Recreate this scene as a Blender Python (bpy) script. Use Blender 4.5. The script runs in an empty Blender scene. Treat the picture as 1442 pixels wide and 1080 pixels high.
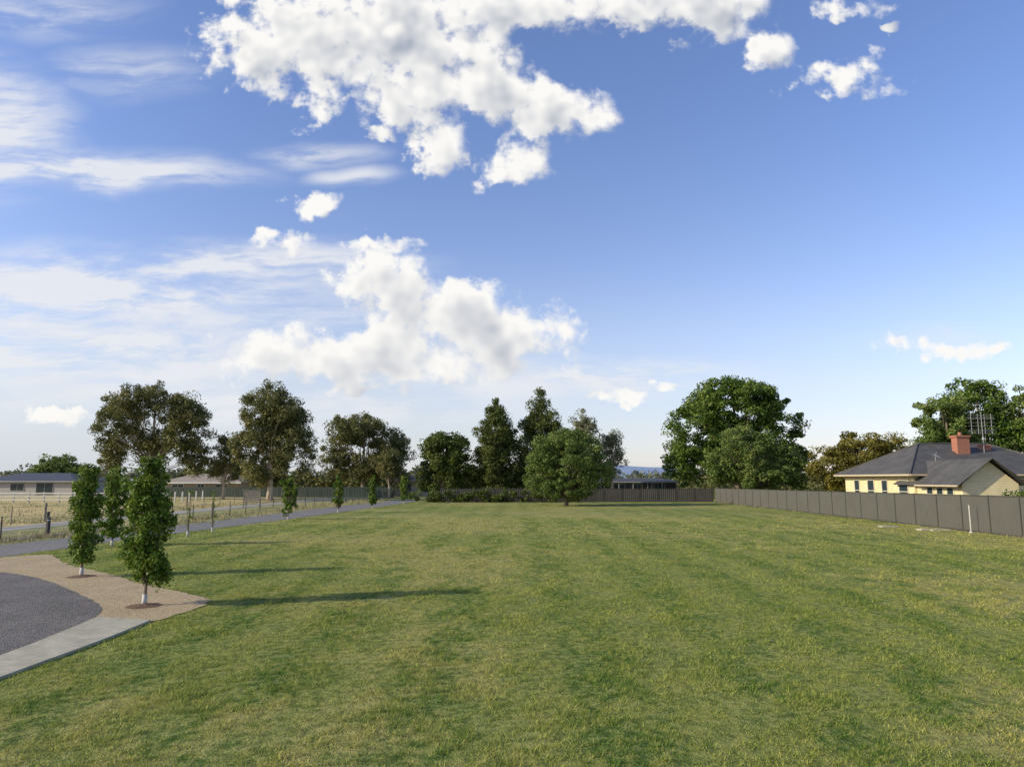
import bpy, math, random
import numpy as np
from mathutils import Vector
random.seed(7); rng=np.random.default_rng(7)
scene=bpy.context.scene
scene.view_settings.view_transform='Standard'; scene.view_settings.look='None'; scene.view_settings.exposure=0

# ---------------------------------------------------------------- node helpers
def node(nt,typ,ins=None,**props):
    n=nt.nodes.new(typ)
    for k,v in props.items(): setattr(n,k,v)
    if ins:
        for k,v in ins.items():
            s=n.inputs[k]
            if isinstance(v,bpy.types.NodeSocket): nt.links.new(v,s)
            else: s.default_value=v
    return n
def math_(nt,op,a,b=0.0,c=0.0,clamp=False):
    return node(nt,'ShaderNodeMath',{0:a,1:b,2:c},operation=op,use_clamp=clamp).outputs[0]
def vmath(nt,op,a,b=(0,0,0)):
    n=node(nt,'ShaderNodeVectorMath',{0:a,1:b},operation=op)
    return n.outputs['Value'] if op in('LENGTH','DOT_PRODUCT') else n.outputs['Vector']
def mixc(nt,f,a,b,blend='MIX'):
    n=nt.nodes.new('ShaderNodeMix'); n.data_type='RGBA'; n.blend_type=blend
    for k,v in ((0,f),(6,a),(7,b)):
        if isinstance(v,bpy.types.NodeSocket): nt.links.new(v,n.inputs[k])
        else: n.inputs[k].default_value=v if k==0 else (tuple(v)+(1,))[:4]
    return n.outputs[2]
def mrange(nt,v,a,b,c=0.0,d=1.0,smooth=True):
    n=node(nt,'ShaderNodeMapRange',{0:v,1:a,2:b,3:c,4:d}); n.interpolation_type='SMOOTHSTEP' if smooth else 'LINEAR'
    return n.outputs[0]
def noise(nt,vec,scale,detail=4,rough=.55,out=0,dist=0,dim='3D'):
    return node(nt,'ShaderNodeTexNoise',{'Vector':vec,'Scale':scale,'Detail':detail,'Roughness':rough,'Distortion':dist},noise_dimensions=dim).outputs[out]
def newmat(name):
    m=bpy.data.materials.new(name); m.use_nodes=True
    nt=m.node_tree; return m,nt,nt.nodes['Principled BSDF']
def wpos(nt,scale=None):
    p=nt.nodes.new('ShaderNodeNewGeometry').outputs['Position']
    if scale: p=vmath(nt,'MULTIPLY',p,scale)
    return p
def bump(nt,bsdf,h,dist,strength=1.0):
    b=node(nt,'ShaderNodeBump',{'Height':h,'Strength':strength,'Distance':dist})
    nt.links.new(b.outputs[0],bsdf.inputs['Normal'])

def simple(name,col,rough=.7,var=.15,scale=3.0,metal=0,stretch=None):
    m,nt,b=newmat(name)
    p=wpos(nt,stretch)
    f=noise(nt,p,scale,5,.65)
    c2=tuple(c*(1-var) for c in col); c3=tuple(min(1,c*(1+var)) for c in col)
    c=mixc(nt,mrange(nt,f,.3,.7),c2,c3)
    nt.links.new(c,b.inputs['Base Color']); b.inputs['Roughness'].default_value=rough; b.inputs['Metallic'].default_value=metal
    bump(nt,b,f,.004,.4)
    return m

def lawn_color(nt):
    p=wpos(nt)
    big=noise(nt,p,.10,4,.6,dim='2D')
    med=noise(nt,vmath(nt,'MULTIPLY',p,(1,.6,1)),1.3,5,.7,dim='2D')
    fine=noise(nt,p,6,4,.75,dim='2D')
    sep=nt.nodes.new('ShaderNodeSeparateXYZ'); nt.links.new(p,sep.inputs[0])
    wob=math_(nt,'MULTIPLY',noise(nt,p,.10,2,.5,dim='2D'),1.2)
    st=math_(nt,'SINE',math_(nt,'MULTIPLY',math_(nt,'ADD',sep.outputs[0],wob),2.6))
    base=mixc(nt,mrange(nt,med,.40,.60),(.100,.175,.030),(.225,.265,.056))
    base=mixc(nt,mrange(nt,fine,.42,.66,0,.65),base,(.33,.32,.10))
    base=mixc(nt,mrange(nt,st,-.7,.7,0,.42),base,(.34,.345,.10))
    tanf=math_(nt,'ADD',math_(nt,'MULTIPLY',big,1.0),math_(nt,'MULTIPLY',med,.7))
    far=mrange(nt,sep.outputs[1],10,50,0,.10)
    tanf=math_(nt,'ADD',tanf,far)
    base=mixc(nt,mrange(nt,tanf,.82,1.10,0,.62),base,(.44,.385,.145))
    return base,fine,med

# lawn
ground_m,nt,b=newmat('grass_ground')
base,fine,med=lawn_color(nt)
vf=noise(nt,wpos(nt),28,3,.75,dim='2D')
c=mixc(nt,mrange(nt,fine,.3,.58,.6,0),base,(.040,.06,.016))
c=mixc(nt,mrange(nt,vf,.5,.75,0,.35),c,(.36,.33,.12))
nt.links.new(c,b.inputs['Base Color']); b.inputs['Roughness'].default_value=.95; b.inputs['Specular IOR Level'].default_value=.1
bump(nt,b,math_(nt,'ADD',fine,math_(nt,'MULTIPLY',vf,.6)),.08,.9)
blade_m,nt,b=newmat('grass_blade')
base,fine,med=lawn_color(nt)
at=node(nt,'ShaderNodeAttribute',attribute_name='tint')
c=mixc(nt,.9,base,mixc(nt,at.outputs['Fac'],(.58,.72,.5),(1.9,1.75,1.5)),'MULTIPLY')
nt.links.new(c,b.inputs['Base Color']); b.inputs['Roughness'].default_value=.7; b.inputs['Specular IOR Level'].default_value=.2
tr=node(nt,'ShaderNodeBsdfTranslucent',{'Color':c})
mx=node(nt,'ShaderNodeMixShader',{0:.3,1:b.outputs[0],2:tr.outputs[0]})
nt.links.new(mx.outputs[0],nt.nodes['Material Output'].inputs[0])

def gravel(name,ca,cb,sc,bd=.02,dk=.45):
    m,nt,b=newmat(name); p=wpos(nt)
    v=node(nt,'ShaderNodeTexVoronoi',{'Vector':p,'Scale':sc},voronoi_dimensions='2D')
    n1=noise(nt,p,.7,4,.6,dim='2D'); n2=noise(nt,p,sc*.3,3,.7,dim='2D')
    cs=node(nt,'ShaderNodeSeparateColor',{0:v.outputs['Color']}).outputs[0]
    f=math_(nt,'ADD',math_(nt,'MULTIPLY',cs,.5),math_(nt,'MULTIPLY',n1,.7))
    c=mixc(nt,mrange(nt,f,.2,1.0),ca,cb)
    c=mixc(nt,mrange(nt,n2,.4,.7,0,dk),c,tuple(x*.5 for x in ca))
    nt.links.new(c,b.inputs['Base Color']); b.inputs['Roughness'].default_value=.95
    bump(nt,b,math_(nt,'ADD',v.outputs['Distance'],n2),bd,.8); return m
asph=gravel('dark_gravel',(.085,.078,.068),(.21,.19,.165),30,.02,.45)
tan_g=gravel('tan_gravel',(.34,.25,.13),(.54,.42,.24),34,.018)
road_g=gravel('road_gravel',(.13,.125,.115),(.24,.23,.21),20)
trail_g=gravel('trail_gravel',(.26,.25,.22),(.42,.40,.35),20)
ballast=gravel('ballast_gravel',(.09,.075,.055),(.24,.20,.15),12,.04)
mulch=gravel('mulch',(.12,.065,.035),(.24,.14,.08),30,.03)
m,nt,b=newmat('concrete'); p=wpos(nt)
f=noise(nt,p,2,6,.7); f2=noise(nt,p,60,3,.6)
c=mixc(nt,mrange(nt,f,.3,.7),(.30,.28,.20),(.44,.41,.30)); c=mixc(nt,mrange(nt,f2,.5,.8,0,.4),c,(.2,.19,.16))
sep=nt.nodes.new('ShaderNodeSeparateXYZ'); nt.links.new(p,sep.inputs[0])
jt=math_(nt,'FRACT',math_(nt,'MULTIPLY',sep.outputs[1],.5)); c=mixc(nt,mrange(nt,jt,.0,.012,.8,0),c,(.08,.075,.06))
nt.links.new(c,b.inputs['Base Color']); b.inputs['Roughness'].default_value=.9; bump(nt,b,f2,.004,.5); concrete=m
m,nt,b=newmat('dry_grass'); p=wpos(nt)
f=noise(nt,p,.12,5,.65); f2=noise(nt,p,3,5,.75)
c=mixc(nt,mrange(nt,f,.38,.66),(.50,.38,.15),(.28,.26,.085)); c=mixc(nt,mrange(nt,f2,.45,.7,0,.6),c,(.56,.44,.21))
nt.links.new(c,b.inputs['Base Color']); b.inputs['Roughness'].default_value=1; bump(nt,b,f2,.15,.7); dry=m
m,nt,b=newmat('verge_grass'); p=wpos(nt)
f=noise(nt,p,.5,5,.65); f2=noise(nt,p,5,5,.75)
c=mixc(nt,mrange(nt,f,.38,.62),(.13,.16,.04),(.32,.28,.11)); c=mixc(nt,mrange(nt,f2,.45,.7,0,.6),c,(.40,.32,.15))
nt.links.new(c,b.inputs['Base Color']); b.inputs['Roughness'].default_value=1; bump(nt,b,f2,.12,.7); verge=m

# ---------------------------------------------------------------- mesh builder
class MB:
    def __init__(s): s.v=[];s.f=[];s.m=[]
    def add(s,vs,fs,mi=0):
        o=len(s.v); s.v+= [tuple(x) for x in vs]; s.f+=[tuple(i+o for i in f) for f in fs]; s.m+=[mi]*len(fs)
    def box(s,x0,x1,y0,y1,z0,z1,mi=0):
        s.add([(x0,y0,z0),(x1,y0,z0),(x1,y1,z0),(x0,y1,z0),(x0,y0,z1),(x1,y0,z1),(x1,y1,z1),(x0,y1,z1)],
              [(0,3,2,1),(4,5,6,7),(0,1,5,4),(1,2,6,5),(2,3,7,6),(3,0,4,7)],mi)
    def tube(s,pts,rad,n=8,mi=0,cap=True):
        pts=[Vector(p) for p in pts]; vs=[];fs=[]
        for i,p in enumerate(pts):
            a=pts[max(i-1,0)];c=pts[min(i+1,len(pts)-1)]
            t=(c-a).normalized(); u=t.cross(Vector((.13,.98,.1)));
            if u.length<.1: u=t.cross(Vector((1,0,0)))
            u.normalize(); w=t.cross(u)
            for k in range(n):
                an=2*math.pi*k/n; vs.append(p+(u*math.cos(an)+w*math.sin(an))*rad[i])
        for i in range(len(pts)-1):
            for k in range(n):
                fs.append((i*n+k,i*n+(k+1)%n,(i+1)*n+(k+1)%n,(i+1)*n+k))
        if cap: fs.append(tuple(range(n-1,-1,-1))); fs.append(tuple((len(pts)-1)*n+k for k in range(n)))
        s.add(vs,fs,mi)
    def obj(s,name,mats,parent=None,smooth=False,bevel=0):
        me=bpy.data.meshes.new(name); me.from_pydata(s.v,[],s.f); me.update()
        for m in mats: me.materials.append(m)
        me.polygons.foreach_set('material_index',s.m)
        if smooth: me.polygons.foreach_set('use_smooth',[True]*len(s.f))
        o=bpy.data.objects.new(name,me); scene.collection.objects.link(o)
        if parent: o.parent=parent
        if bevel:
            bv=o.modifiers.new('bevel','BEVEL'); bv.width=bevel; bv.segments=2; bv.limit_method='ANGLE'
        return o
def empty(name):
    e=bpy.data.objects.new(name,None); scene.collection.objects.link(e); e.empty_display_size=.3; return e
def sheet(name,pts,z,mat,thick=0):
    mb=MB()
    if thick:
        n=len(pts); vs=[(x,y,-.05) for x,y in pts]+[(x,y,z) for x,y in pts]
        fs=[tuple(range(n,2*n))]+[(i,(i+1)%n,n+(i+1)%n,n+i) for i in range(n)]
        mb.add(vs,fs)
    else: mb.add([(x,y,z) for x,y in pts],[tuple(range(len(pts)))])
    return mb.obj(name,[mat])
def smoothpts(pts,it=2):
    for _ in range(it):
        q=[pts[0]]
        for a,b_ in zip(pts[:-1],pts[1:]):
            q+= [(a[0]*.75+b_[0]*.25,a[1]*.75+b_[1]*.25),(a[0]*.25+b_[0]*.75,a[1]*.25+b_[1]*.75)]
        q.append(pts[-1]); pts=q
    return pts
def rough_edge(pts,amp):
    out=[]
    for a,b_ in zip(pts[:-1],pts[1:]):
        L=math.hypot(b_[0]-a[0],b_[1]-a[1]); n=max(1,int(L/.2))
        for i in range(n):
            t=i/n; out.append((a[0]+(b_[0]-a[0])*t+random.uniform(-amp,amp),a[1]+(b_[1]-a[1])*t+random.uniform(-amp,amp)))
    out.append(pts[-1]); return out

# ---------------------------------------------------------------- ground
sheet('ground',[(-6000,-3000),(6000,-3000),(6000,9000),(-6000,9000)],0,ground_m)
road_in=[(-22,8),(-20.5,20),(-19.7,28),(-19.2,33),(-18.7,39),(-16.8,52),(-15.2,68),(-13.5,84),(-12.5,100)]
road_out=[(-27,8),(-25,22),(-23.3,32),(-21.9,42),(-20.9,54),(-20,66),(-18.4,82),(-16.8,96),(-16,100)]
ri=rough_edge(smoothpts(road_in),.08); ro=rough_edge(smoothpts(road_out),.08)
sheet('dry_paddock',[(-31.5,-20),(-500,-20),(-500,240),(-27,240),(-27,120)],.006,dry)
sheet('grass_verge',[(-31.5,-20),(-22,-20)]+[(x+.5,y) for x,y in road_out]+[(-16,104),(-27,122),(-28,110)],.004,verge)
sheet('gravel_road',ri+ro[::-1],.010,road_g)
bed_lawn=[(-19.7,27.2),(-18.6,28.6),(-17.9,27.9),(-15.4,24.8),(-13.1,23.1),(-10.4,20.3),(-8.5,19.0),(-7.3,17.7),(-7.35,16.4),(-7.62,15.24)]
drive=[(-20.5,24.4),(-16.7,23.3),(-14.2,21.7),(-11.5,19.0),(-9.6,17),(-9.05,15.6),(-8.85,14.6),(-8.62,12.2),(-8.62,6),(-8.8,-6)]
bl=rough_edge(smoothpts(bed_lawn),.07)
dr=rough_edge(smoothpts(drive,3),.025)
sheet('gravel_bed',bl+[(-8.7,15.2),(-8.7,-6),(-22,-6),(-21.5,24),(-20.4,26)],.014,tan_g)
sheet('gravel_driveway',dr+[(-40,-6),(-40,10),(-23,24)],.020,asph)
co=[(-7.85,-6),(-7.85,6),(-7.74,11),(-7.60,13.5),(-7.66,15.3)]
ci=[(-9.0,15.62),(-8.85,14.6),(-8.62,12.2),(-8.6,6),(-8.6,-6)]
sheet('concrete_path',smoothpts(co)+smoothpts(ci),.045,concrete,1)
sheet('walking_trail',[(-29,-20),(-29.3,45),(-28,80),(-25.5,120),(-28,120),(-30.6,80),(-31.6,45),(-31.6,-20)],.016,trail_g)
sheet('ballast_strip',rough_edge([(-27.2,-10),(-25.4,24),(-24.3,34),(-23.2,44)],.15)+rough_edge([(-24.4,44),(-26.2,34),(-28.6,24),(-28.9,-10)],.15),.018,ballast)
for x,y,w in((25.0,41.5,.55),(24.3,41.8,.35),(23.6,44.5,.5)):
    mb=MB(); mb.box(x-w,x+w,y-.28,y+.28,-.02,.08)
    mb.box(x-w*.5,x+w*.5,y-.17,y+.17,.08,.10)
    mb.obj('concrete_pit_cover',[concrete],bevel=.02)

# ---------------------------------------------------------------- lawn blades
def pip(px,py,poly):
    inside=np.zeros(len(px),bool); n=len(poly)
    for i in range(n):
        x1,y1=poly[i];x2,y2=poly[(i+1)%n]
        if y1==y2: continue
        c=((y1>py)!=(y2>py))&(px<(x2-x1)*(py-y1)/(y2-y1)+x1); inside^=c
    return inside
excl=[ri+ro[::-1],bl+[(-8.7,15.2),(-7.6,15.2),(-7.8,-6),(-40,-6),(-40,26),(-20.4,26)]]
def field(px,py,s,seed):
    r=np.random.default_rng(seed); out=np.zeros(len(px))
    for k in range(11):
        a=r.uniform(0,6.28);f=s*r.uniform(.6,1.8)
        out+=np.sin((px*math.cos(a)+py*math.sin(a))*f+r.uniform(0,6.28))
    return out/4
def rawmesh(name,verts,k,n,mats,tint):
    me=bpy.data.meshes.new(name)
    me.vertices.add(len(verts)); me.vertices.foreach_set('co',verts.astype(np.float32).ravel())
    me.loops.add(n*k); me.loops.foreach_set('vertex_index',np.arange(n*k,dtype=np.int32))
    me.polygons.add(n); me.polygons.foreach_set('loop_start',np.arange(0,n*k,k,dtype=np.int32))
    try: me.polygons.foreach_set('loop_total',np.full(n,k,np.int32))
    except Exception: pass
    me.update(calc_edges=True)
    at=me.attributes.new('tint','FLOAT','POINT'); at.data.foreach_set('value',tint.astype(np.float32))
    for m in mats: me.materials.append(m)
    o=bpy.data.objects.new(name,me); scene.collection.objects.link(o); return o
def blades(name,P,W,Hh,leanf,mat):
    n=len(P)
    a=rng.uniform(0,2*math.pi,n); b2=rng.uniform(0,2*math.pi,n)
    lean=rng.uniform(.2,leanf,n)*Hh
    v=np.zeros((n,3,3),np.float32)
    v[:,0,0]=P[:,0]-np.cos(a)*W/2; v[:,0,1]=P[:,1]-np.sin(a)*W/2
    v[:,1,0]=P[:,0]+np.cos(a)*W/2; v[:,1,1]=P[:,1]+np.sin(a)*W/2
    v[:,2,0]=P[:,0]+np.cos(b2)*lean; v[:,2,1]=P[:,1]+np.sin(b2)*lean; v[:,2,2]=Hh
    return rawmesh(name,v.reshape(-1,3),3,n,[mat],np.repeat(rng.uniform(0,1,n)**1.5,3))
def grass(name,bands):
    P=[];W=[];Hh=[]
    for y0,y1,dens,w,h in bands:
        xm=.8*y1+2; n=int(dens*(y1-y0)*2*xm)
        px=rng.uniform(-xm,xm,n);py=rng.uniform(y0,y1,n)
        k=(np.abs(px)<.8*py+2)&(px<26.1)&(px>-20)
        k&=(field(px,py,4.5,8)+field(px,py,13,9)+rng.normal(size=n)*.6)>-.1
        for e in excl: k&=~pip(px,py,e)
        px=px[k];py=py[k]
        P.append(np.stack([px,py],1));W.append(w*rng.uniform(.6,1.4,len(px)))
        hh=h*(1+.45*field(px,py,2.2,3)+.45*field(px,py,11,4))*rng.uniform(.5,1.4,len(px)); Hh.append(np.clip(hh,.008,.09))
    blades(name,np.concatenate(P),np.concatenate(W),np.concatenate(Hh),1.5,blade_m)
grass('lawn_grass',[(5.5,12,2200,.009,.036),(12,20,1000,.013,.040),(20,34,330,.021,.040),(34,55,75,.04,.045)])
strawm,nt,b=newmat('straw_blade'); at=node(nt,'ShaderNodeAttribute',attribute_name='tint')
c=mixc(nt,at.outputs['Fac'],(.17,.18,.06),(.58,.46,.24)); nt.links.new(c,b.inputs['Base Color']); b.inputs['Roughness'].default_value=.8
P=[];W=[];Hh=[]
def strip(line,off0,off1,dens,h,w):
    for a,b_ in zip(line[:-1],line[1:]):
        L=math.hypot(b_[0]-a[0],b_[1]-a[1]); n=int(L*abs(off1-off0)*dens)
        if n<1: continue
        t=rng.uniform(0,1,n); o=off0+(off1-off0)*rng.uniform(0,1,n)**1.4
        x=a[0]+(b_[0]-a[0])*t+o; y=a[1]+(b_[1]-a[1])*t
        k=(field(x,y,2.5,21)+rng.normal(size=n)*.3)>.05
        P.append(np.stack([x[k],y[k]],1)); W.append(w*rng.uniform(.6,1.4,k.sum())); Hh.append(h*rng.uniform(.3,1.3,k.sum()))
strip(road_out,-.1,-4.5,50,.24,.03); strip([(-33,10),(-33,60),(-30,100)],.8,-3,35,.32,.035); strip([(-24.3,28),(-24,44),(-22.3,66),(-20,92)],.3,-.5,60,.36,.03)
strip([(-45,40),(-45,85)],-18,12,6,.30,.05)
strip([(26.15,30),(26.15,91)],0,-.25,90,.14,.02)
blades('roadside_grass',np.concatenate(P),np.concatenate(W),np.concatenate(Hh),.7,strawm)

# ---------------------------------------------------------------- foliage
def leafmat(name,ca,cb,cc):
    m,nt,b=newmat(name)
    at=node(nt,'ShaderNodeAttribute',attribute_name='tint')
    c=mixc(nt,mrange(nt,at.outputs['Fac'],0,.55,smooth=False),ca,cb)
    c=mixc(nt,mrange(nt,at.outputs['Fac'],.55,1,smooth=False),c,cc)
    nt.links.new(c,b.inputs['Base Color']); b.inputs['Roughness'].default_value=.5; b.inputs['Specular IOR Level'].default_value=.2
    tr=node(nt,'ShaderNodeBsdfTranslucent',{'Color':c})
    mx=node(nt,'ShaderNodeMixShader',{0:.28,1:b.outputs[0],2:tr.outputs[0]})
    nt.links.new(mx.outputs[0],nt.nodes['Material Output'].inputs[0]); return m
L_gum=leafmat('gum_foliage',(.080,.095,.030),(.165,.170,.055),(.30,.27,.10))
L_pale=leafmat('pale_gum_foliage',(.15,.16,.085),(.25,.255,.14),(.36,.345,.19))
L_con=leafmat('conifer_foliage',(.055,.08,.018),(.11,.135,.032),(.21,.21,.06))
L_oak=leafmat('oak_foliage',(.05,.10,.014),(.115,.18,.028),(.23,.28,.055))
L_round=leafmat('ash_foliage',(.08,.13,.028),(.155,.21,.048),(.26,.295,.085))
L_dark=leafmat('dark_foliage',(.05,.075,.014),(.10,.135,.025),(.19,.20,.05))
L_olive=leafmat('olive_foliage',(.11,.10,.018),(.19,.17,.034),(.29,.245,.055))
L_pear=leafmat('pear_foliage',(.055,.11,.012),(.13,.205,.024),(.29,.34,.055))
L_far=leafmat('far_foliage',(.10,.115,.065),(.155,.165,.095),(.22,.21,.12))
bark=simple('bark',(.17,.13,.095),.9,.35,4,stretch=(3,3,.6))
pale_bark=simple('pale_bark',(.40,.33,.25),.85,.3,3,stretch=(3,3,.6))
whitep=simple('white_paint',(.75,.74,.70),.6,.06)
guard=simple('trunk_guard',(.48,.46,.41),.8,.12,9)

def leaves(centers,radii,per,leaf,asp,flat=.75,out=.6,hang=0):
    V=[];T=[]
    for c,r in zip(centers,radii):
        n=max(6,int(per*rng.uniform(.6,1.4)))
        d=rng.normal(size=(n,3)); d/=np.linalg.norm(d,axis=1)[:,None]
        rr=r*rng.uniform(.25,1.08,n)**.6
        p=c+d*rr[:,None]*np.array([1,1,flat])
        nn=d*out+rng.normal(size=(n,3))*.55; nn/=np.linalg.norm(nn,axis=1)[:,None]
        t=np.cross(nn,rng.normal(size=(n,3)))
        if hang: t=t+np.array([0,0,-hang])*np.linalg.norm(t,axis=1)[:,None]; t=t-nn*(t*nn).sum(1)[:,None]
        t/=np.linalg.norm(t,axis=1)[:,None]; u=np.cross(nn,t)
        s=(leaf*rng.uniform(.6,1.35,n))[:,None]
        q=np.stack([p-t*s*.5,p+u*s*asp*.5+t*s*.05,p+t*s*.5+nn*s*.1,p-u*s*asp*.5+t*s*.05],1)
        V.append(q.reshape(-1,3)); base=rng.uniform(.1,.75)
        T.append(np.repeat(np.clip(base+rng.normal(size=n)*.2,0,1),4))
    return np.concatenate(V),np.concatenate(T)

def tree(name,loc,lobes,leafm,barkm,nclump,rc,per,leaf,asp=.55,trunk_r=.35,fork=.25,flat=.7,out=.6,hang=0,lean=0,shell=.45,white=0,maxbr=40):
    """one tree: tapered trunk, limbs to the clumps, leaf clumps in the crown lobes"""
    L=np.array(lobes,float)  # dx,dy,z,rx,ry,rz
    vol=L[:,3]*L[:,5]*L[:,4]; pr=vol**.75; pr/=pr.sum()
    idx=rng.choice(len(L),nclump,p=pr)
    d=rng.normal(size=(nclump,3)); d/=np.linalg.norm(d,axis=1)[:,None]
    rr=rng.uniform(shell**2,1,nclump)**.5
    C=L[idx,:3]+d*rr[:,None]*(L[idx,3:]-rc*.4)
    C[:,2]=np.maximum(C[:,2],rc*.5+.25)
    R=rc*rng.uniform(.5,1.35,nclump)
    V,T=leaves(C,R,per,leaf,asp,flat,out,hang)
    mb=MB(); top=max(L[:,2]+L[:,5]*.5)
    h0=top*fork
    pts=[(0,0,-.1),(lean*.2,0,h0*.4),(lean*.4+random.uniform(-.1,.1)*trunk_r,0,h0),(lean*.8,0,(h0+top)/2),(lean,0,top)]
    rad=[trunk_r*1.35,trunk_r,trunk_r*.85,trunk_r*.5,trunk_r*.12]
    mb.tube(pts,rad,9,0)
    if white: mb.tube([(0,0,-.02),(lean*.05,0,white)],[trunk_r*1.4,trunk_r*1.3],12,2)
    order=rng.permutation(nclump)[:maxbr]
    for i in order:
        c=Vector(C[i]); zs=min(h0*random.uniform(.8,1.5),c.z*.8)
        s=Vector((lean*.5*zs/max(top,.1),0,zs)); L_=(c-s).length
        mid=s.lerp(c,.5)+Vector((random.uniform(-.08,.08)*L_,random.uniform(-.08,.08)*L_,-.06*L_+.1*L_*random.random()))
        r=trunk_r*random.uniform(.22,.4)
        mb.tube([s,s.lerp(mid,.5),mid,c],[r,r*.8,r*.55,r*.15],5,0,False)
    nv=len(mb.v)
    me=bpy.data.meshes.new(name)
    verts=np.concatenate([np.array([tuple(v) for v in mb.v]),V]); nl=len(V)//4
    ls=[len(f) for f in mb.f]; li=np.concatenate([np.array([i for f in mb.f for i in f]),np.arange(nv,nv+len(V))]).astype(np.int32)
    sizes=np.concatenate([np.array(ls),np.full(nl,4)]); starts=np.concatenate([[0],np.cumsum(sizes)[:-1]]).astype(np.int32)
    me.vertices.add(len(verts)); me.vertices.foreach_set('co',verts.astype(np.float32).ravel())
    me.loops.add(len(li)); me.loops.foreach_set('vertex_index',li)
    me.polygons.add(len(sizes)); me.polygons.foreach_set('loop_start',starts)
    try: me.polygons.foreach_set('loop_total',sizes.astype(np.int32))
    except Exception: pass
    for m in (barkm,leafm,guard): me.materials.append(m)
    me.polygons.foreach_set('material_index',np.concatenate([np.array(mb.m),np.full(nl,1)]).astype(np.int32))
    me.update(calc_edges=True)
    at=me.attributes.new('tint','FLOAT','POINT'); at.data.foreach_set('value',np.concatenate([np.zeros(nv),T]).astype(np.float32))
    o=bpy.data.objects.new(name,me); o.location=loc; scene.collection.objects.link(o); return o
def lob(*a): return [(x,random.uniform(-.15,.15)*rx,z,rx,rx*.95,rz) for x,z,rx,rz in a]

# gums on the left
G=dict(asp=.38,trunk_r=.38,fork=.26,flat=.85,out=.55,hang=.6,shell=.3,maxbr=40)
tree('gum_tree',(-52,101,0),lob((-4.6,11.2,4.0,5.0),(-1.5,14.3,3.9,3.3),(3.6,13.2,3.6,3.6),(5.0,9.9,4.0,4.6),(6.3,6.2,2.6,3.3),(-5.6,6.6,2.7,3.0),(.2,8,3.0,3.2)),L_gum,pale_bark,370,.95,125,.38,**G)
tree('gum_tree',(-33.0,96,0),lob((-.6,13.2,3.9,3.4),(1.8,11.2,3.9,3.8),(-2.3,9,3.8,4.4),(2.9,7.2,3.6,4.4),(-.8,4.5,4.0,3.0)),L_gum,pale_bark,390,.92,125,.36,**G)
tree('gum_tree',(-25,118,0),lob((-1.2,11.1,5.4,3.2),(-4.4,6.4,3.4,4.0),(4.4,7.5,3.9,4.2),(.6,4.5,4.0,3.0)),L_gum,pale_bark,330,1.05,115,.43,**G)
G2=dict(asp=.35,trunk_r=.2,fork=.3,flat=.8,out=.5,hang=.5)
tree('gum_tree',(-42.2,103,0),lob((0,6.8,1.8,3.2),(-1.3,4.6,1.6,2),(1.5,4.4,1.5,2.4)),L_gum,pale_bark,60,.8,80,.4,**G2)
tree('gum_tree',(-19.5,112,0),lob((0,5.2,2.4,2.6),(1.4,3.2,2.0,2)),L_gum,pale_bark,70,.8,80,.4,**G2)
tree('gum_tree',(11.8,112,0),lob((-.3,11.3,2.9,3.4),(.6,7.5,2.7,3.4),(-1.5,5,2.2,2.4)),L_pale,pale_bark,110,.9,85,.42,shell=.2,**G2)
tree('gum_tree',(16.2,114,0),lob((0,9.4,2.1,2.4),(.5,6.3,2.0,2.6),(-.5,4,1.9,2)),L_pale,pale_bark,64,.85,75,.42,shell=.2,**G2)
tree('broadleaf_tree',(-9.3,98.5,0),lob((0,6.2,4.0,3.7),(-1.6,3.6,2.8,2.8),(1.8,3.6,2.8,2.9),(-.9,8,2.0,1.8)),L_dark,bark,230,.95,115,.36,.5,.35,.12)
def conifer(name,loc,h,w):
    lobes=[]
    n=10
    for i in range(n):
        t=i/(n-1); z=1.4+t*(h-2.0); r=w*.5*((1-t)**.6*1.0+.10)*random.uniform(.82,1.12)
        lobes.append((random.uniform(-.15,.15)*r,random.uniform(-.15,.15)*r,z,r,r,max(.8,h/n*.8)))
    return tree(name,loc,lobes,L_con,bark,430,.85,110,.34,.4,.35,.08,flat=.9,out=.5,hang=-.8,shell=.4)
conifer('conifer_tree',(-2.4,98.5,0),14.3,8.8); conifer('conifer_tree',(4.2,101,0),15.6,11.2)
tree('ash_tree',(6.1,79,0),lob((0,5.0,4.7,3.7),(-2.7,3.5,2.7,2.8),(2.7,3.8,2.8,2.8),(.6,7.0,3.1,1.9),(-1.7,6.2,2.6,2.0),(0,2.2,3.8,1.7)),L_round,bark,430,.66,140,.23,.5,.22,.10,shell=.5)
tree('oak_tree',(34.6,108,0),lob((0,13.9,7.2,5.2),(-6.4,10.3,4.8,5.2),(6.4,10.6,4.5,5.7),(-8.0,5,3.8,3.7),(.5,6.9,6.5,4.6),(8.2,5,3.4,3.8),(-2.5,16.3,3.9,2.8),(3,16,3.8,2.5)),L_oak,bark,560,1.15,130,.40,.55,.6,.12,shell=.55)
tree('ash_tree',(33.4,97.5,0),lob((-1,6.8,4.3,3.7),(3.9,5.8,3.4,3.4),(-4.4,4.8,2.7,3.0),(1,3.5,5,2.4)),L_round,bark,330,.85,120,.31,.5,.35,.12,shell=.5)
tree('olive_tree',(47.5,95,0),lob((0,6.2,4.3,3.5),(-4.6,4.8,3.2,2.9),(4.4,6.1,3.4,3.2),(0,3,6,2.4)),L_olive,bark,310,.9,120,.35,.5,.35,.15,shell=.5)
tree('elm_tree',(62.5,100,0),lob((-1.0,11,4.0,4.5),(-.5,6.5,4.8,4.6),(-3,5.5,3.1,3.8)),L_round,bark,240,1.05,120,.38,.55,.45,.15,shell=.5)
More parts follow.
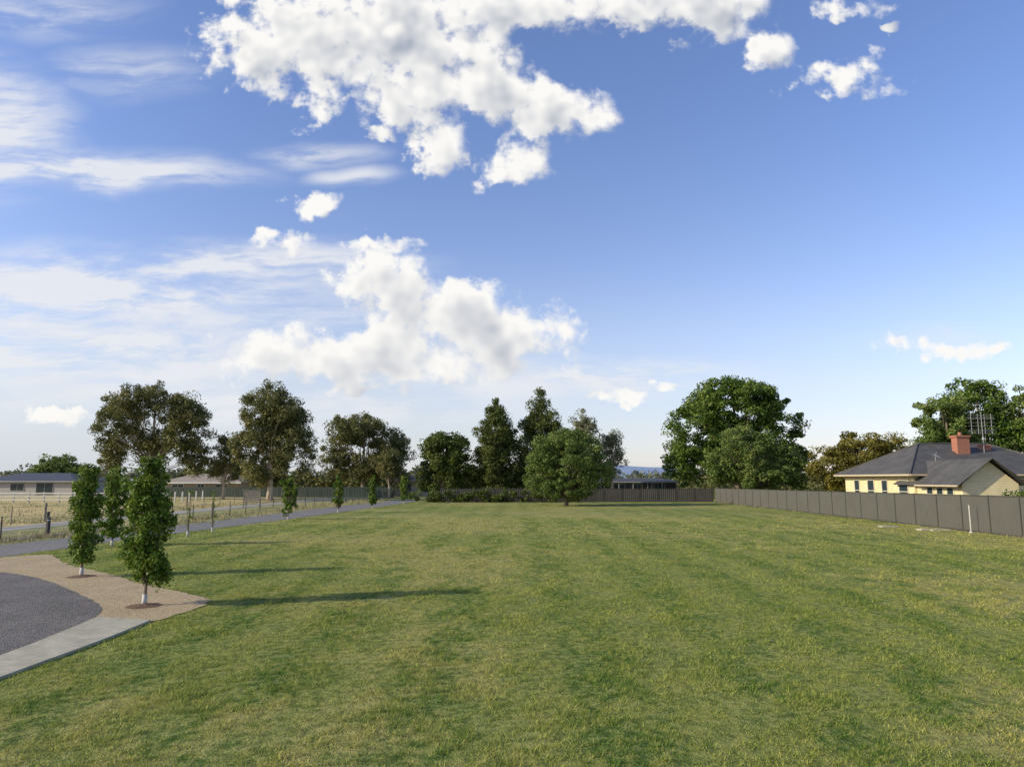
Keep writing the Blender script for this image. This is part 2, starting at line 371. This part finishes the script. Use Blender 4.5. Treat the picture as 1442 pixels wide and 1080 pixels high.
tree('elm_tree',(68.5,102,0),lob((-.5,13.8,4.8,4.5),(1,8.8,4.9,5.0),(-3.4,9.6,2.8,3.3)),L_oak,bark,260,1.05,120,.38,.55,.45,.15,shell=.5)
tree('elm_tree',(75.5,99,0),lob((0,12,4.9,5.3),(-1,7,4.6,4.8),(2,14,3.2,3.2)),L_round,bark,240,1.05,120,.38,.55,.45,.15,shell=.5)
tree('gum_tree',(-111,172,0),lob((0,6.2,4.6,3),(-4,4.4,3.4,2.2),(4,4.4,3.4,2)),L_round,bark,120,1.3,80,.6,.4,.35,.2)

def pear(loc,h,w,n,leaf,per=60,prof=(.75,.95,.88,.98,1.0,.92,.62)):
    lobes=[]; k=7
    for i in range(k):
        t=i/(k-1); z=.66+t*(h-.98)
        r=w*.5*prof[i]*random.uniform(.9,1.08)
        lobes.append((random.uniform(-.18,.18)*w*.5,random.uniform(-.18,.18)*w*.5,z,r,r,h/k*.66))
    return tree('pear_tree',loc,lobes,L_pear,bark,n,.15,per,leaf,.7,.042,.14,flat=1.1,out=.4,shell=.1,white=.26,maxbr=45,lean=random.uniform(-.05,.08))
pear((-8.74,17.1,.02),3.6,1.34,270,.08,52)
pear((-13.3,22.1,.02),3.5,1.08,190,.085,48)
pear((-18.0,32,.0),3.65,1.35,180,.10,46)
pear((-17.0,37.2,.0),2.6,.4,9,.09,16)
pear((-16.9,40,.0),2.5,.4,8,.09,16)
for x,y,h,w in((-16.6,52.4,3.5,1.35),(-15.4,62.5,3.3,1.2),(-14.4,73,3.4,1.2),(-12.9,84,3.4,1.2)):
    pear((x,y,0),h,w,80,.16,32)
for x,y in((-8.74,17.1),(-13.3,22.1)):
    mb=MB(); vs=[(x,y,.075)]; n=20
    vs+= [(x+math.cos(i*6.2832/n)*random.uniform(.33,.45),y+math.sin(i*6.2832/n)*random.uniform(.33,.45),.016) for i in range(n)]
    mb.add(vs,[(0,i+1,(i+1)%n+1) for i in range(n)]); mb.obj('mulch_ring',[mulch])

# distant belt of trees
C=[];R=[]
def belt(x0,x1,y0,y1,n,h,r):
    for i in range(n):
        x=random.uniform(x0,x1); y=random.uniform(y0,y1)
        hh=h*(.45+.55*abs(math.sin(x*.043+1)*math.cos(x*.017+y*.01)))*random.uniform(.6,1.1)
        C.append(np.array([x,y,random.uniform(.12,1)*hh])); R.append(r*random.uniform(.7,1.3))
belt(-480,-150,330,380,500,10,4.5); belt(-150,420,300,350,620,8,4.5)
V,T=leaves(C,R,60,1.6,.7,.7,.6); rawmesh('distant_trees',V,4,len(V)//4,[L_far],T)
C=[];R=[]
belt(-60,-12,128,136,260,6.5,1.5); belt(28,120,120,140,320,5.5,1.8); belt(-130,-62,152,175,160,4.5,2.0); belt(-16,28,130,138,120,3.4,1.4)
V,T=leaves(C,R,70,.6,.6,.8,.6); rawmesh('garden_shrubs',V,4,len(V)//4,[L_gum],T)
# low shrubs along the rear fence, under the trees
C=[];R=[]
for i in range(150):
    x=random.choice((random.gauss(-9,2.2),random.gauss(-2.5,2.2),random.gauss(4.5,2.6),random.gauss(31,2.0)))
    C.append(np.array([x,random.uniform(90.4,91.4) if x<25 else random.uniform(93.5,95),random.uniform(.2,1.35)])); R.append(random.uniform(.3,.6))
V,T=leaves(C,R,70,.26,.6,.8,.6); rawmesh('fence_line_shrubs',V,4,len(V)//4,[L_dark],T)
# hills
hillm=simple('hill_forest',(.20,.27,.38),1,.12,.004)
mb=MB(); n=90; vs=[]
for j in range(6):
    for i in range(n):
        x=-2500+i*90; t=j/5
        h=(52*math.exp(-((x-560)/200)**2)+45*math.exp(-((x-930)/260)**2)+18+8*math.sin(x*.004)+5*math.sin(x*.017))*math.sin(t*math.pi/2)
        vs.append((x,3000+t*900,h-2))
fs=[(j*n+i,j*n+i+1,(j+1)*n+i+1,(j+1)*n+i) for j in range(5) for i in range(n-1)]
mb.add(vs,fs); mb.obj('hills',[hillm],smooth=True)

# ---------------------------------------------------------------- fences
fm=simple('fence_steel',(.088,.086,.070),.5,.06,1.0); fpost=simple('fence_post',(.05,.049,.04),.5,.05)
fm2=simple('fence_steel_brown',(.066,.058,.044),.6,.12,1.0)
def steel_fence(name,p0,p1,h0,h1,mat,postm,pan=2.38):
    root=empty(name); a=Vector((*p0,0));b_=Vector((*p1,0)); L=(b_-a).length; u=(b_-a)/L; w=Vector((-u.y,u.x,0))
    sh=MB();po=MB();n=int(L/pan)
    for i in range(n):
        h=h0+(h1-h0)*i/n
        s=a+u*(i*pan); z0=.05
        prof=[]; k=9; wd=(pan-.06)/k
        for j in range(k):
            o=.03+j*wd
            prof+=[(o,-.012),(o+wd*.42,-.012),(o+wd*.5,.016),(o+wd*.92,.016)]
        prof.append((pan-.03,-.012))
        vs=[];fs=[]
        for (t,d) in prof:
            q=s+u*t+w*d; vs+=[(q.x,q.y,z0),(q.x,q.y,h-.04)]
        for j in range(len(prof)-1): fs.append((2*j,2*j+2,2*j+3,2*j+1))
        sh.add(vs,fs)
        def bar(t0,t1,d,za,zb):
            c=[s+u*t0-w*d,s+u*t1-w*d,s+u*t1+w*d,s+u*t0+w*d]
            po.add([(q.x,q.y,za) for q in c]+[(q.x,q.y,zb) for q in c],[(0,3,2,1),(4,5,6,7),(0,1,5,4),(1,2,6,5),(2,3,7,6),(3,0,4,7)])
        bar(-.03,.03,.034,-.05,h+.02); bar(.031,pan-.031,.028,h-.05,h); bar(.031,pan-.031,.028,.02,.09)
    sh.obj('infill_sheets',[mat],root); po.obj('posts_and_rails',[postm],root)
    return root
steel_fence('steel_fence',(26.3,8),(26.3,92),2.25,1.8,fm,fpost)
steel_fence('steel_fence',(26.3,92.3),(-11.5,92.3),1.72,1.72,fm2,fpost)
gfm=simple('fence_green',(.04,.06,.045),.6,.1)
steel_fence('steel_fence',(-19,113),(-60,117),1.7,1.7,gfm,gfm)
for x,y,h in((25.75,39.8,1.5),):
    mb=MB(); mb.tube([(x,y,-.1),(x,y,h)],[.034,.034],12); mb.tube([(x,y,h),(x,y,h+.03)],[.05,.045],12); mb.tube([(x,y,.0),(x,y,.06)],[.10,.08],12)
    mb.obj('vent_pipe',[guard],smooth=False)
wood=simple('weathered_timber',(.20,.17,.135),.9,.3,6); dkpost=simple('dark_post',(.045,.042,.04),.7,.2); wire=simple('wire',(.22,.22,.21),.5,.05,metal=.6)
def wire_fence(pts,step,h,pm,nw=4):
    root=empty('post_and_wire_fence'); po=MB();wi=MB(); P=[]
    for a,b_ in zip(pts[:-1],pts[1:]):
        L=math.hypot(b_[0]-a[0],b_[1]-a[1]); n=int(L/step)
        for i in range(n): P.append((a[0]+(b_[0]-a[0])*i/n,a[1]+(b_[1]-a[1])*i/n))
    for i,(x,y) in enumerate(P):
        r=.035 if i%6 else .08
        po.tube([(x,y,-.1),(x+random.uniform(-.02,.02),y,h+(0 if i%6 else .1))],[r,r*.9],8)
    for k in range(nw):
        z=h*(.25+.7*k/(nw-1)); wi.tube([(x,y,z) for x,y in P],[.007]*len(P),4)
    po.obj('posts',[pm],root); wi.obj('wires',[wire],root)
wire_fence([(-27.6,5),(-26.1,26),(-24.3,44),(-22.3,66),(-20,92),(-19,108)],2.6,1.15,dkpost)
wire_fence([(-33,10),(-33,60),(-30,100),(-28,118)],3.2,1.2,wood)
for x,y in((-24.45,37.4),(-29.8,33)):
    mb=MB(); mb.tube([(x,y,-.05),(x,y,.82)],[.085,.085],14); mb.tube([(x,y,.82),(x,y,.86)],[.07,.07],14,1); mb.tube([(x,y,.86),(x,y,.95),(x,y,.98)],[.09,.085,.04],14); mb.tube([(x,y,-.01),(x,y,.03)],[.15,.14],14)
    mb.obj('bollard',[dkpost,whitep])
root=empty('timber_rail_fence'); mb=MB()
for i in range(13):
    x=-66+i*1.9; mb.box(x-.07,x+.07,87.9,88.1,-.1,1.35)
for z in(.35,.75,1.15): mb.box(-66.2,-43,87.8,87.88,z,z+.14)
for i in range(6):
    y=88+i*2; mb.box(-43.1,-42.95,y-.07,y+.07,-.1,1.35)
mb.obj('rails_and_posts',[simple('pale_timber',(.60,.57,.50),.9,.15)],root)
root=empty('slatted_timber_sign'); mb=MB(); x0,x1,y=-28.2,-26.4,74
mb.box(x0,x0+.1,y-.05,y+.05,-.1,1.75); mb.box(x1-.1,x1,y-.05,y+.05,-.1,1.75)
for k in range(6): mb.box(x0+.1,x1-.1,y-.03,y+.03,.55+k*.2,.55+k*.2+.14)
mb.box(x0-.1,x1+.1,y-.08,y+.08,1.752,1.82)
mb.obj('slats_and_posts',[wood],root)

# ---------------------------------------------------------------- cream house (right)
m,nt,b=newmat('cream_weatherboard'); p=wpos(nt); sep=nt.nodes.new('ShaderNodeSeparateXYZ'); nt.links.new(p,sep.inputs[0])
fr=math_(nt,'FRACT',math_(nt,'MULTIPLY',sep.outputs[2],6.0)); f=noise(nt,p,2,4)
c=mixc(nt,mrange(nt,f,.3,.7),(.62,.52,.28),(.70,.59,.34)); c=mixc(nt,mrange(nt,fr,.0,.14,.55,0),c,(.2,.15,.07)); nt.links.new(c,b.inputs['Base Color']); b.inputs['Roughness'].default_value=.6
bump(nt,b,math_(nt,'SUBTRACT',1.0,fr),.05,1); cream=m
m,nt,b=newmat('grey_roof_steel'); p=wpos(nt); f=noise(nt,p,1.2,5)
c=mixc(nt,mrange(nt,f,.3,.7),(.07,.068,.062),(.10,.097,.09)); nt.links.new(c,b.inputs['Base Color']); b.inputs['Roughness'].default_value=.7; b.inputs['Specular IOR Level'].default_value=.2; roofm=m
m,nt,b=newmat('brick'); bt=node(nt,'ShaderNodeTexBrick',{'Color1':(.38,.13,.065,1),'Color2':(.27,.09,.05,1),'Mortar':(.3,.24,.2,1),'Scale':4.0})
mp=node(nt,'ShaderNodeMapping',{'Vector':wpos(nt),'Rotation':(math.radians(90),0,0)}); nt.links.new(mp.outputs[0],bt.inputs['Vector'])
nt.links.new(bt.outputs[0],b.inputs['Base Color']); b.inputs['Roughness'].default_value=.9; brick=m
m,nt,b=newmat('window_glass'); f=noise(nt,wpos(nt),1.5,2); c=mixc(nt,f,(.015,.025,.03),(.04,.06,.07)); nt.links.new(c,b.inputs['Base Color']); b.inputs['Roughness'].default_value=.08; glass=m
house=empty('weatherboard_house')
mb=MB(); mb.box(33.2,47,58,70,-.1,3.38); mb.obj('main_walls',[cream],house)
mb=MB(); mb.box(33.4,37.6,52.2,57.99,-.1,2.62)
mb.add([(33.4,52.2,2.62),(37.6,52.2,2.62),(35.5,52.2,4.3)],[(0,1,2)]); mb.obj('wing_walls',[cream],house)
def slab(mb,vs,th,mi=0):
    n=len(vs); mb.add([(x,y,z) for x,y,z in vs]+[(x,y,z-th) for x,y,z in vs],[tuple(range(n)),tuple(range(2*n-1,n-1,-1))]+[(i,n+i,n+(i+1)%n,(i+1)%n) for i in range(n)],mi)
mb=MB(); e=3.40; x0,x1,y0,y1=32.5,47.7,57.3,70.7; A=(37.2,64,6.15);B=(43.5,64,6.15)
slab(mb,[(x0,y0,e),(x1,y0,e),B,A],.02); slab(mb,[(x0,y1,e),(x0,y0,e),A],.02); slab(mb,[(x1,y1,e),(x0,y1,e),A,B],.02); slab(mb,[(x1,y0,e),(x1,y1,e),B],.02)
for q in((x0,y0,e),(x0,y1,e)): mb.tube([Vector(q)+Vector((0,0,.02)),Vector(A)+Vector((0,0,.03))],[.07,.07],6)
for q in((x1,y0,e),(x1,y1,e)): mb.tube([Vector(q)+Vector((0,0,.02)),Vector(B)+Vector((0,0,.03))],[.07,.07],6)
mb.tube([Vector(A)+Vector((0,0,.03)),Vector(B)+Vector((0,0,.03))],[.08,.08],6)
slab(mb,[(32.8,51.7,2.55),(35.5,51.7,4.52),(35.5,60.5,4.52),(32.8,60.5,2.55)],.05); slab(mb,[(38.2,51.7,2.55),(38.2,60.5,2.55),(35.5,60.5,4.52),(35.5,51.7,4.52)],.05)
mb.obj('roof',[roofm],house)
mb=MB(); mb.box(x0-.12,x0-.005,y0,y1,e-.16,e-.02); mb.box(x0,x1,y0-.12,y0-.005,e-.16,e-.02)
mb.box(x0+.02,33.19,y0+.02,y1-.02,e-.17,e-.14)
mb.box(32.68,32.79,51.7,57.2,2.42,2.53); mb.obj('gutters_and_eaves',[simple('cream_trim',(.50,.42,.28),.5,.05)],house)
wn=MB();gl=MB()
def win_w(y,w,za,zb,x):
    gl.box(x-.03,x-.012,y-w/2,y+w/2,za,zb)
    wn.box(x-.07,x-.001,y-w/2-.09,y-w/2,za-.08,zb+.08); wn.box(x-.07,x-.001,y+w/2,y+w/2+.09,za-.08,zb+.08)
    wn.box(x-.07,x-.001,y-w/2,y+w/2,zb,zb+.08); wn.box(x-.09,x-.001,y-w/2,y+w/2,za-.08,za)
    wn.box(x-.055,x-.031,y-w/2,y+w/2,(za+zb)/2-.03,(za+zb)/2+.03)
for y,w in((67.6,.9),(65,1.1),(62.6,.9),(59.6,1.3)): win_w(y,w,1.0,2.85,33.2)
for y in(56.2,54.9,53.6): win_w(y,.75,1.3,2.3,33.4)
wn.obj('window_frames',[simple('pale_cream_trim',(.60,.54,.40),.5,.05)],house); gl.obj('windows',[glass],house)
mb=MB()
mb.box(39.3,40.4,61.6,62.4,4.6,6.65); mb.box(39.2,40.5,61.5,62.5,6.651,6.8); mb.tube([(39.85,62,6.8),(39.85,62,7.1)],[.17,.14],10)
mb.box(42.0,42.8,62.4,63.0,4.6,5.9); mb.box(41.93,42.87,62.33,63.07,5.901,6.0)
mb.obj('chimneys',[brick],house)
mb=MB(); ax,ay=41.9,62.0
mb.tube([(ax,ay,5.2),(ax,ay,8.9)],[.035,.03],8)
for sx in(-.9,-.3,.3,.9):
    for zz in np.linspace(7.0,8.6,6): mb.tube([(ax+sx-.26,ay,zz),(ax+sx+.26,ay,zz)],[.018,.018],4)
    mb.tube([(ax+sx,ay+.05,6.9),(ax+sx,ay+.05,8.75)],[.022,.022],5)
for zz in(7.2,8.4): mb.tube([(ax-1.2,ay+.09,zz),(ax+1.2,ay+.09,zz)],[.025,.025],5)
mb.obj('tv_antenna',[simple('aluminium',(.32,.31,.30),.5,.05,metal=.3)],house)
mb=MB(); c0=Vector((35.4,58.5,4.85)); vs=[c0]; nn=Vector((.3,-.3,.75)).normalized(); uu=nn.cross(Vector((0,0,1))).normalized(); ww=nn.cross(uu)
for rr,dd in((.16,.02),(.34,.09)):
    for k in range(16):
        an=k*math.pi/8; vs.append(c0+(uu*math.cos(an)+ww*math.sin(an)*1.1)*rr+nn*dd)
fs=[(0,1+k,1+(k+1)%16) for k in range(16)]+[(1+k,17+k,17+(k+1)%16,1+(k+1)%16) for k in range(16)]
mb.add(vs,fs); mb.tube([c0,c0+Vector((.1,.15,-.85))],[.025,.025],6); mb.tube([c0,c0+nn*.4-ww*.1],[.012,.012],5)
mb.obj('satellite_dish',[simple('dish_grey',(.35,.35,.35),.5,.03)],house)
C=[];R=[]
for i in range(260): C.append(np.array([random.uniform(34.4,47),random.uniform(48.2,49.4),random.uniform(.3,1.95)])); R.append(.38)
V,T=leaves(C,R,90,.14,.6,1,.6); rawmesh('hedge',V,4,len(V)//4,[L_oak],T)

# ---------------------------------------------------------------- other houses
def house2(name,x0,x1,y0,y1,h,rh,wallm,rm,wins,hip=2.5,ov=.6,posts=False,trim=None):
    r=empty(name); mb=MB(); mb.box(x0,x1,y0,y1,-.1,h); mb.obj('walls',[wallm],r)
    trim=trim or whitep
    a0,a1,b0,b1=x0-ov,x1+ov,y0-ov,y1+ov; ym=(b0+b1)/2; A=(a0+hip,ym,h+rh);B=(a1-hip,ym,h+rh); e=h+.03
    mb=MB(); slab(mb,[(a0,b0,e),(a1,b0,e),B,A],.08); slab(mb,[(a1,b1,e),(a0,b1,e),A,B],.08); slab(mb,[(a0,b1,e),(a0,b0,e),A],.08); slab(mb,[(a1,b0,e),(a1,b1,e),B],.08)
    mb.obj('roof',[rm],r)
    mb=MB(); mb.box(a0,a1,b0-.08,b0-.005,e-.22,e-.02); mb.obj('fascia',[trim],r)
    g=MB();fr=MB()
    for wx,ww,za,zb in wins:
        g.box(wx-ww/2,wx+ww/2,y0-.03,y0-.01,za,zb); fr.box(wx-ww/2-.09,wx-ww/2,y0-.07,y0-.001,za-.09,zb+.09); fr.box(wx+ww/2,wx+ww/2+.09,y0-.07,y0-.001,za-.09,zb+.09)
        fr.box(wx-ww/2,wx+ww/2,y0-.07,y0-.001,zb,zb+.09); fr.box(wx-ww/2,wx+ww/2,y0-.07,y0-.001,za-.09,za); fr.box(wx-.03,wx+.03,y0-.06,y0-.031,za,zb)
    if posts:
        k=int((x1-x0)/2.4)
        for i in range(k+1): xx=x0+i*(x1-x0)/k; fr.box(xx-.06,xx+.06,y0-ov+.05,y0-ov+.17,0,h-.1)
    g.obj('windows',[glass],r); fr.obj('frames',[trim],r)
navy=simple('dark_cladding',(.035,.038,.045),.6,.1); dkroof=simple('dark_roof',(.045,.045,.048),.6,.1); gtrim=simple('grey_trim',(.30,.30,.30),.6,.1)
house2('dark_house',13,27.5,118,126,2.55,.55,navy,dkroof,[(15,1.8,1.2,2.2),(18,1.8,1.2,2.2),(21,1.6,1.2,2.2),(24.5,2.2,1.2,2.2)],posts=True,trim=gtrim)
house2('farm_house',-60,-47,121,130,2.4,1.5,simple('sand_brick',(.42,.33,.22),.8,.1),simple('tan_roof',(.30,.25,.19),.7,.1),[(-57.5,2,1,2),(-53.5,1.2,1,2),(-50,2,1,2)],hip=4)
house2('shed_house',-98,-80,128,140,2.6,1.5,simple('grey_wall',(.36,.34,.31),.8,.1),simple('slate_roof',(.05,.058,.07),.7,.1),[(-95,2.4,.9,2.1),(-90,2.4,.9,2.1),(-85,3,.2,2.2)],hip=5,trim=gtrim)
house2('shed_house',-78,-73,140,148,2.4,.9,simple('grey_wall2',(.25,.25,.25),.8,.1),simple('pale_roof',(.30,.31,.32),.6,.1),[(-75.5,2,.9,2)],hip=2,trim=gtrim)
house2('small_house',-20,-11.5,120,128,2.7,.9,simple('pale_wall',(.40,.36,.30),.8,.1),dkroof,[(-18,1.5,1,2.1),(-15,1.5,1,2.1),(-12.6,.9,.2,2.1)],hip=3,trim=gtrim)

# ---------------------------------------------------------------- light
sun_dir=Vector((-7.8,-2.3,3.6)).normalized()
sl=bpy.data.lights.new('sun','SUN'); sl.energy=5.0; sl.angle=math.radians(.53); sl.color=(1,.89,.68)
so=bpy.data.objects.new('sun',sl); so.rotation_euler=sun_dir.to_track_quat('Z','Y').to_euler(); scene.collection.objects.link(so)
el=math.asin(sun_dir.z); rot=math.atan2(sun_dir.x,sun_dir.y)%(2*math.pi)

w=bpy.data.worlds.new('World'); scene.world=w; w.use_nodes=True; nt=w.node_tree; nt.nodes.clear()
try: w.cycles.sampling_method='MANUAL'; w.cycles.sample_map_resolution=256
except Exception: pass
sky=node(nt,'ShaderNodeTexSky',sky_type='NISHITA',sun_disc=False,sun_elevation=el,sun_rotation=rot,altitude=150,air_density=1.0,dust_density=.6,ozone_density=2.0)
# clouds live on the sky sphere: direction -> (east, up) slopes
cum=[(-.354,.672,.13,.095),(-.26,.62,.09,.08),(-.18,.70,.19,.12),(-.132,.60,.10,.085),(-.119,.505,.05,.055),(.0425,.568,.125,.055),(-.03,.60,.08,.06),(-.0065,.475,.10,.044),(.01,.735,.16,.055),
(.25,.745,.18,.065),(.32,.70,.07,.045),(.395,.658,.052,.046),(.525,.615,.115,.042),(.50,.60,.05,.022),(-.29,.41,.055,.028),(-.192,.342,.078,.017),(-.334,.347,.08,.026),
(-.18,.278,.088,.055),(-.085,.250,.11,.052),(-.04,.210,.16,.052),(-.30,.178,.12,.046),(-.17,.178,.25,.050),(.03,.200,.12,.030),(.153,.114,.045,.013),(.223,.1255,.032,.012),(.621,.189,.15,.018),(.66,.185,.06,.014),
(-.207,.519,.028,.013),(.585,.689,.028,.014),(.522,.73,.08,.022),(-.215,.1265,.085,.014),(-.645,.09,.08,.015),(.255,.67,.032,.018)]
def cloudgroup(name,detail,small):
    g=bpy.data.node_groups.new(name,'ShaderNodeTree')
    g.interface.new_socket('P',in_out='INPUT',socket_type='NodeSocketVector'); g.interface.new_socket('D',in_out='OUTPUT',socket_type='NodeSocketFloat')
    gi=g.nodes.new('NodeGroupInput');go=g.nodes.new('NodeGroupOutput'); p=gi.outputs[0]
    w1=vmath(g,'MULTIPLY',vmath(g,'SUBTRACT',noise(g,p,9,1,.5,1,dim='2D'),(.5,.5,.5)),(.05,.03,0))
    q=vmath(g,'ADD',p,w1); f=None
    if small:
        w2=vmath(g,'MULTIPLY',vmath(g,'SUBTRACT',noise(g,p,28,3,.6,1,dim='2D'),(.5,.5,.5)),(.05,.035,0))
        q=vmath(g,'ADD',q,w2)
    for gx,gz,rx,rz in cum:
        if not small and rz<.02: continue
        v=vmath(g,'MULTIPLY',vmath(g,'SUBTRACT',q,(gx,gz,0)),(1/rx,1/rz,0))
        dd=vmath(g,'DOT_PRODUCT',v,v)
        if rz<.0461 : dd=math_(g,'ADD',dd,.40)
        f=dd if f is None else node(g,'ShaderNodeMath',{0:f,1:dd,2:.5},operation='SMOOTH_MIN').outputs[0]
    f=math_(g,'SUBTRACT',1.0,f)
    f=math_(g,'MAXIMUM',f,-1.2)
    fb=math_(g,'SUBTRACT',noise(g,p,14,detail,.62,dim='2D'),.5)
    D=math_(g,'ADD',math_(g,'MULTIPLY',f,.60),math_(g,'MULTIPLY',fb,2.1))
    if small:
        vor=node(g,'ShaderNodeTexVoronoi',{'Vector':q,'Scale':34.0},feature='F1',voronoi_dimensions='2D').outputs['Distance']
        D=math_(g,'ADD',D,math_(g,'MULTIPLY',math_(g,'SUBTRACT',.45,vor),.22))
    g.links.new(D,go.inputs[0]); return g
ghi=cloudgroup('cumulus_detail',8,True); glo=cloudgroup('cumulus_body',2,False)

dirv=nt.nodes.new('ShaderNodeTexCoord').outputs['Generated']
sp=node(nt,'ShaderNodeSeparateXYZ',{0:dirv})
yy=math_(nt,'MAXIMUM',math_(nt,'ABSOLUTE',sp.outputs[1]),.08)
gx=math_(nt,'DIVIDE',sp.outputs[0],yy); gz=math_(nt,'DIVIDE',sp.outputs[2],yy)
P=node(nt,'ShaderNodeCombineXYZ',{0:gx,1:gz}).outputs[0]
def dens(v,g):
    n=nt.nodes.new('ShaderNodeGroup'); n.node_tree=g; nt.links.new(v,n.inputs[0]); return n.outputs[0]
D0=dens(P,ghi); L0=dens(P,glo); L1=dens(vmath(nt,'ADD',P,(-.016,.026,0)),glo)
alpha=mrange(nt,D0,-.08,.42)
relief=math_(nt,'SUBTRACT',L0,L1)
thick=mrange(nt,math_(nt,'ADD',math_(nt,'MULTIPLY',L0,.7),math_(nt,'MULTIPLY',D0,.3)),.30,1.0,0,1)
br=math_(nt,'ADD',math_(nt,'MULTIPLY',relief,mrange(nt,gz,.2,.5,.55,.9)),math_(nt,'MULTIPLY',thick,-.52)); br=math_(nt,'ADD',br,math_(nt,'MULTIPLY',math_(nt,'SUBTRACT',D0,L0),.25)); br=math_(nt,'ADD',br,.86,clamp=True)
def cirfield(lst,warp):
    f=None
    for a,b_,rx,rz,amp in lst:
        dd=vmath(nt,'LENGTH',vmath(nt,'MULTIPLY',vmath(nt,'SUBTRACT',warp,(a,b_,0)),(1/rx,1/rz,0)))
        v=mrange(nt,dd,1.35,.0,0,amp)
        f=v if f is None else math_(nt,'MAXIMUM',f,v)
    return f
wp=vmath(nt,'ADD',P,vmath(nt,'MULTIPLY',vmath(nt,'SUBTRACT',noise(nt,P,4,3,.5,1,dim='2D'),(.5,.5,.5)),(.12,.05,0)))
cir=cirfield([(-.68,.462,.30,.038,1.7),(-.82,.53,.15,.12,1.5),(-.72,.72,.16,.05,.8),(-.39,.312,.26,.038,1.5),(-.66,.27,.46,.07,1.9),(-.66,.18,.52,.06,1.9),(-.4,.22,.3,.06,1.0),
 (.16,.147,.20,.035,1.8),(-.30,.49,.10,.022,1.1),(-.24,.455,.07,.018,1.0),(-.60,.62,.12,.05,.7),(-.4,.11,.6,.05,1.2),(.0,.13,.25,.03,1.0),(.63,.2,.12,.02,.4)],wp)
rt=node(nt,'ShaderNodeMapping',{'Vector':wp,'Rotation':(0,0,math.radians(9)),'Scale':(2.6,12,1)}).outputs[0]
cn=noise(nt,rt,1.8,7,.62,dim='2D')
cir=math_(nt,'MULTIPLY',cir,mrange(nt,cn,.32,.66,.10,.85)); cir=math_(nt,'MINIMUM',cir,.90)
tint=mixc(nt,mrange(nt,gz,.0,.65),(1.48,1.24,1.30),(1.18,1.17,1.43))
skyc=mixc(nt,1.0,sky.outputs[0],tint,'MULTIPLY')
haze=math_(nt,'MULTIPLY',mrange(nt,gz,-.02,.34,1,0),mrange(nt,gx,-.9,.9,.9,.5))
skyc=mixc(nt,haze,skyc,(3.9,4.4,5.0))
c=mixc(nt,cir,skyc,(5.5,5.6,5.85))
cc=mixc(nt,br,(2.6,2.9,3.5),(6.5,6.4,6.2))
c=mixc(nt,alpha,c,cc)
bg=node(nt,'ShaderNodeBackground',{'Color':c,'Strength':.15})
out=nt.nodes.new('ShaderNodeOutputWorld'); nt.links.new(bg.outputs[0],out.inputs[0])

cam=bpy.data.cameras.new('camera'); cam.lens=24.47; cam.sensor_width=36; cam.clip_end=20000
co_=bpy.data.objects.new('camera',cam); co_.location=(0,0,3.0); co_.rotation_euler=(math.radians(97.79),0,0); scene.collection.objects.link(co_); scene.camera=co_
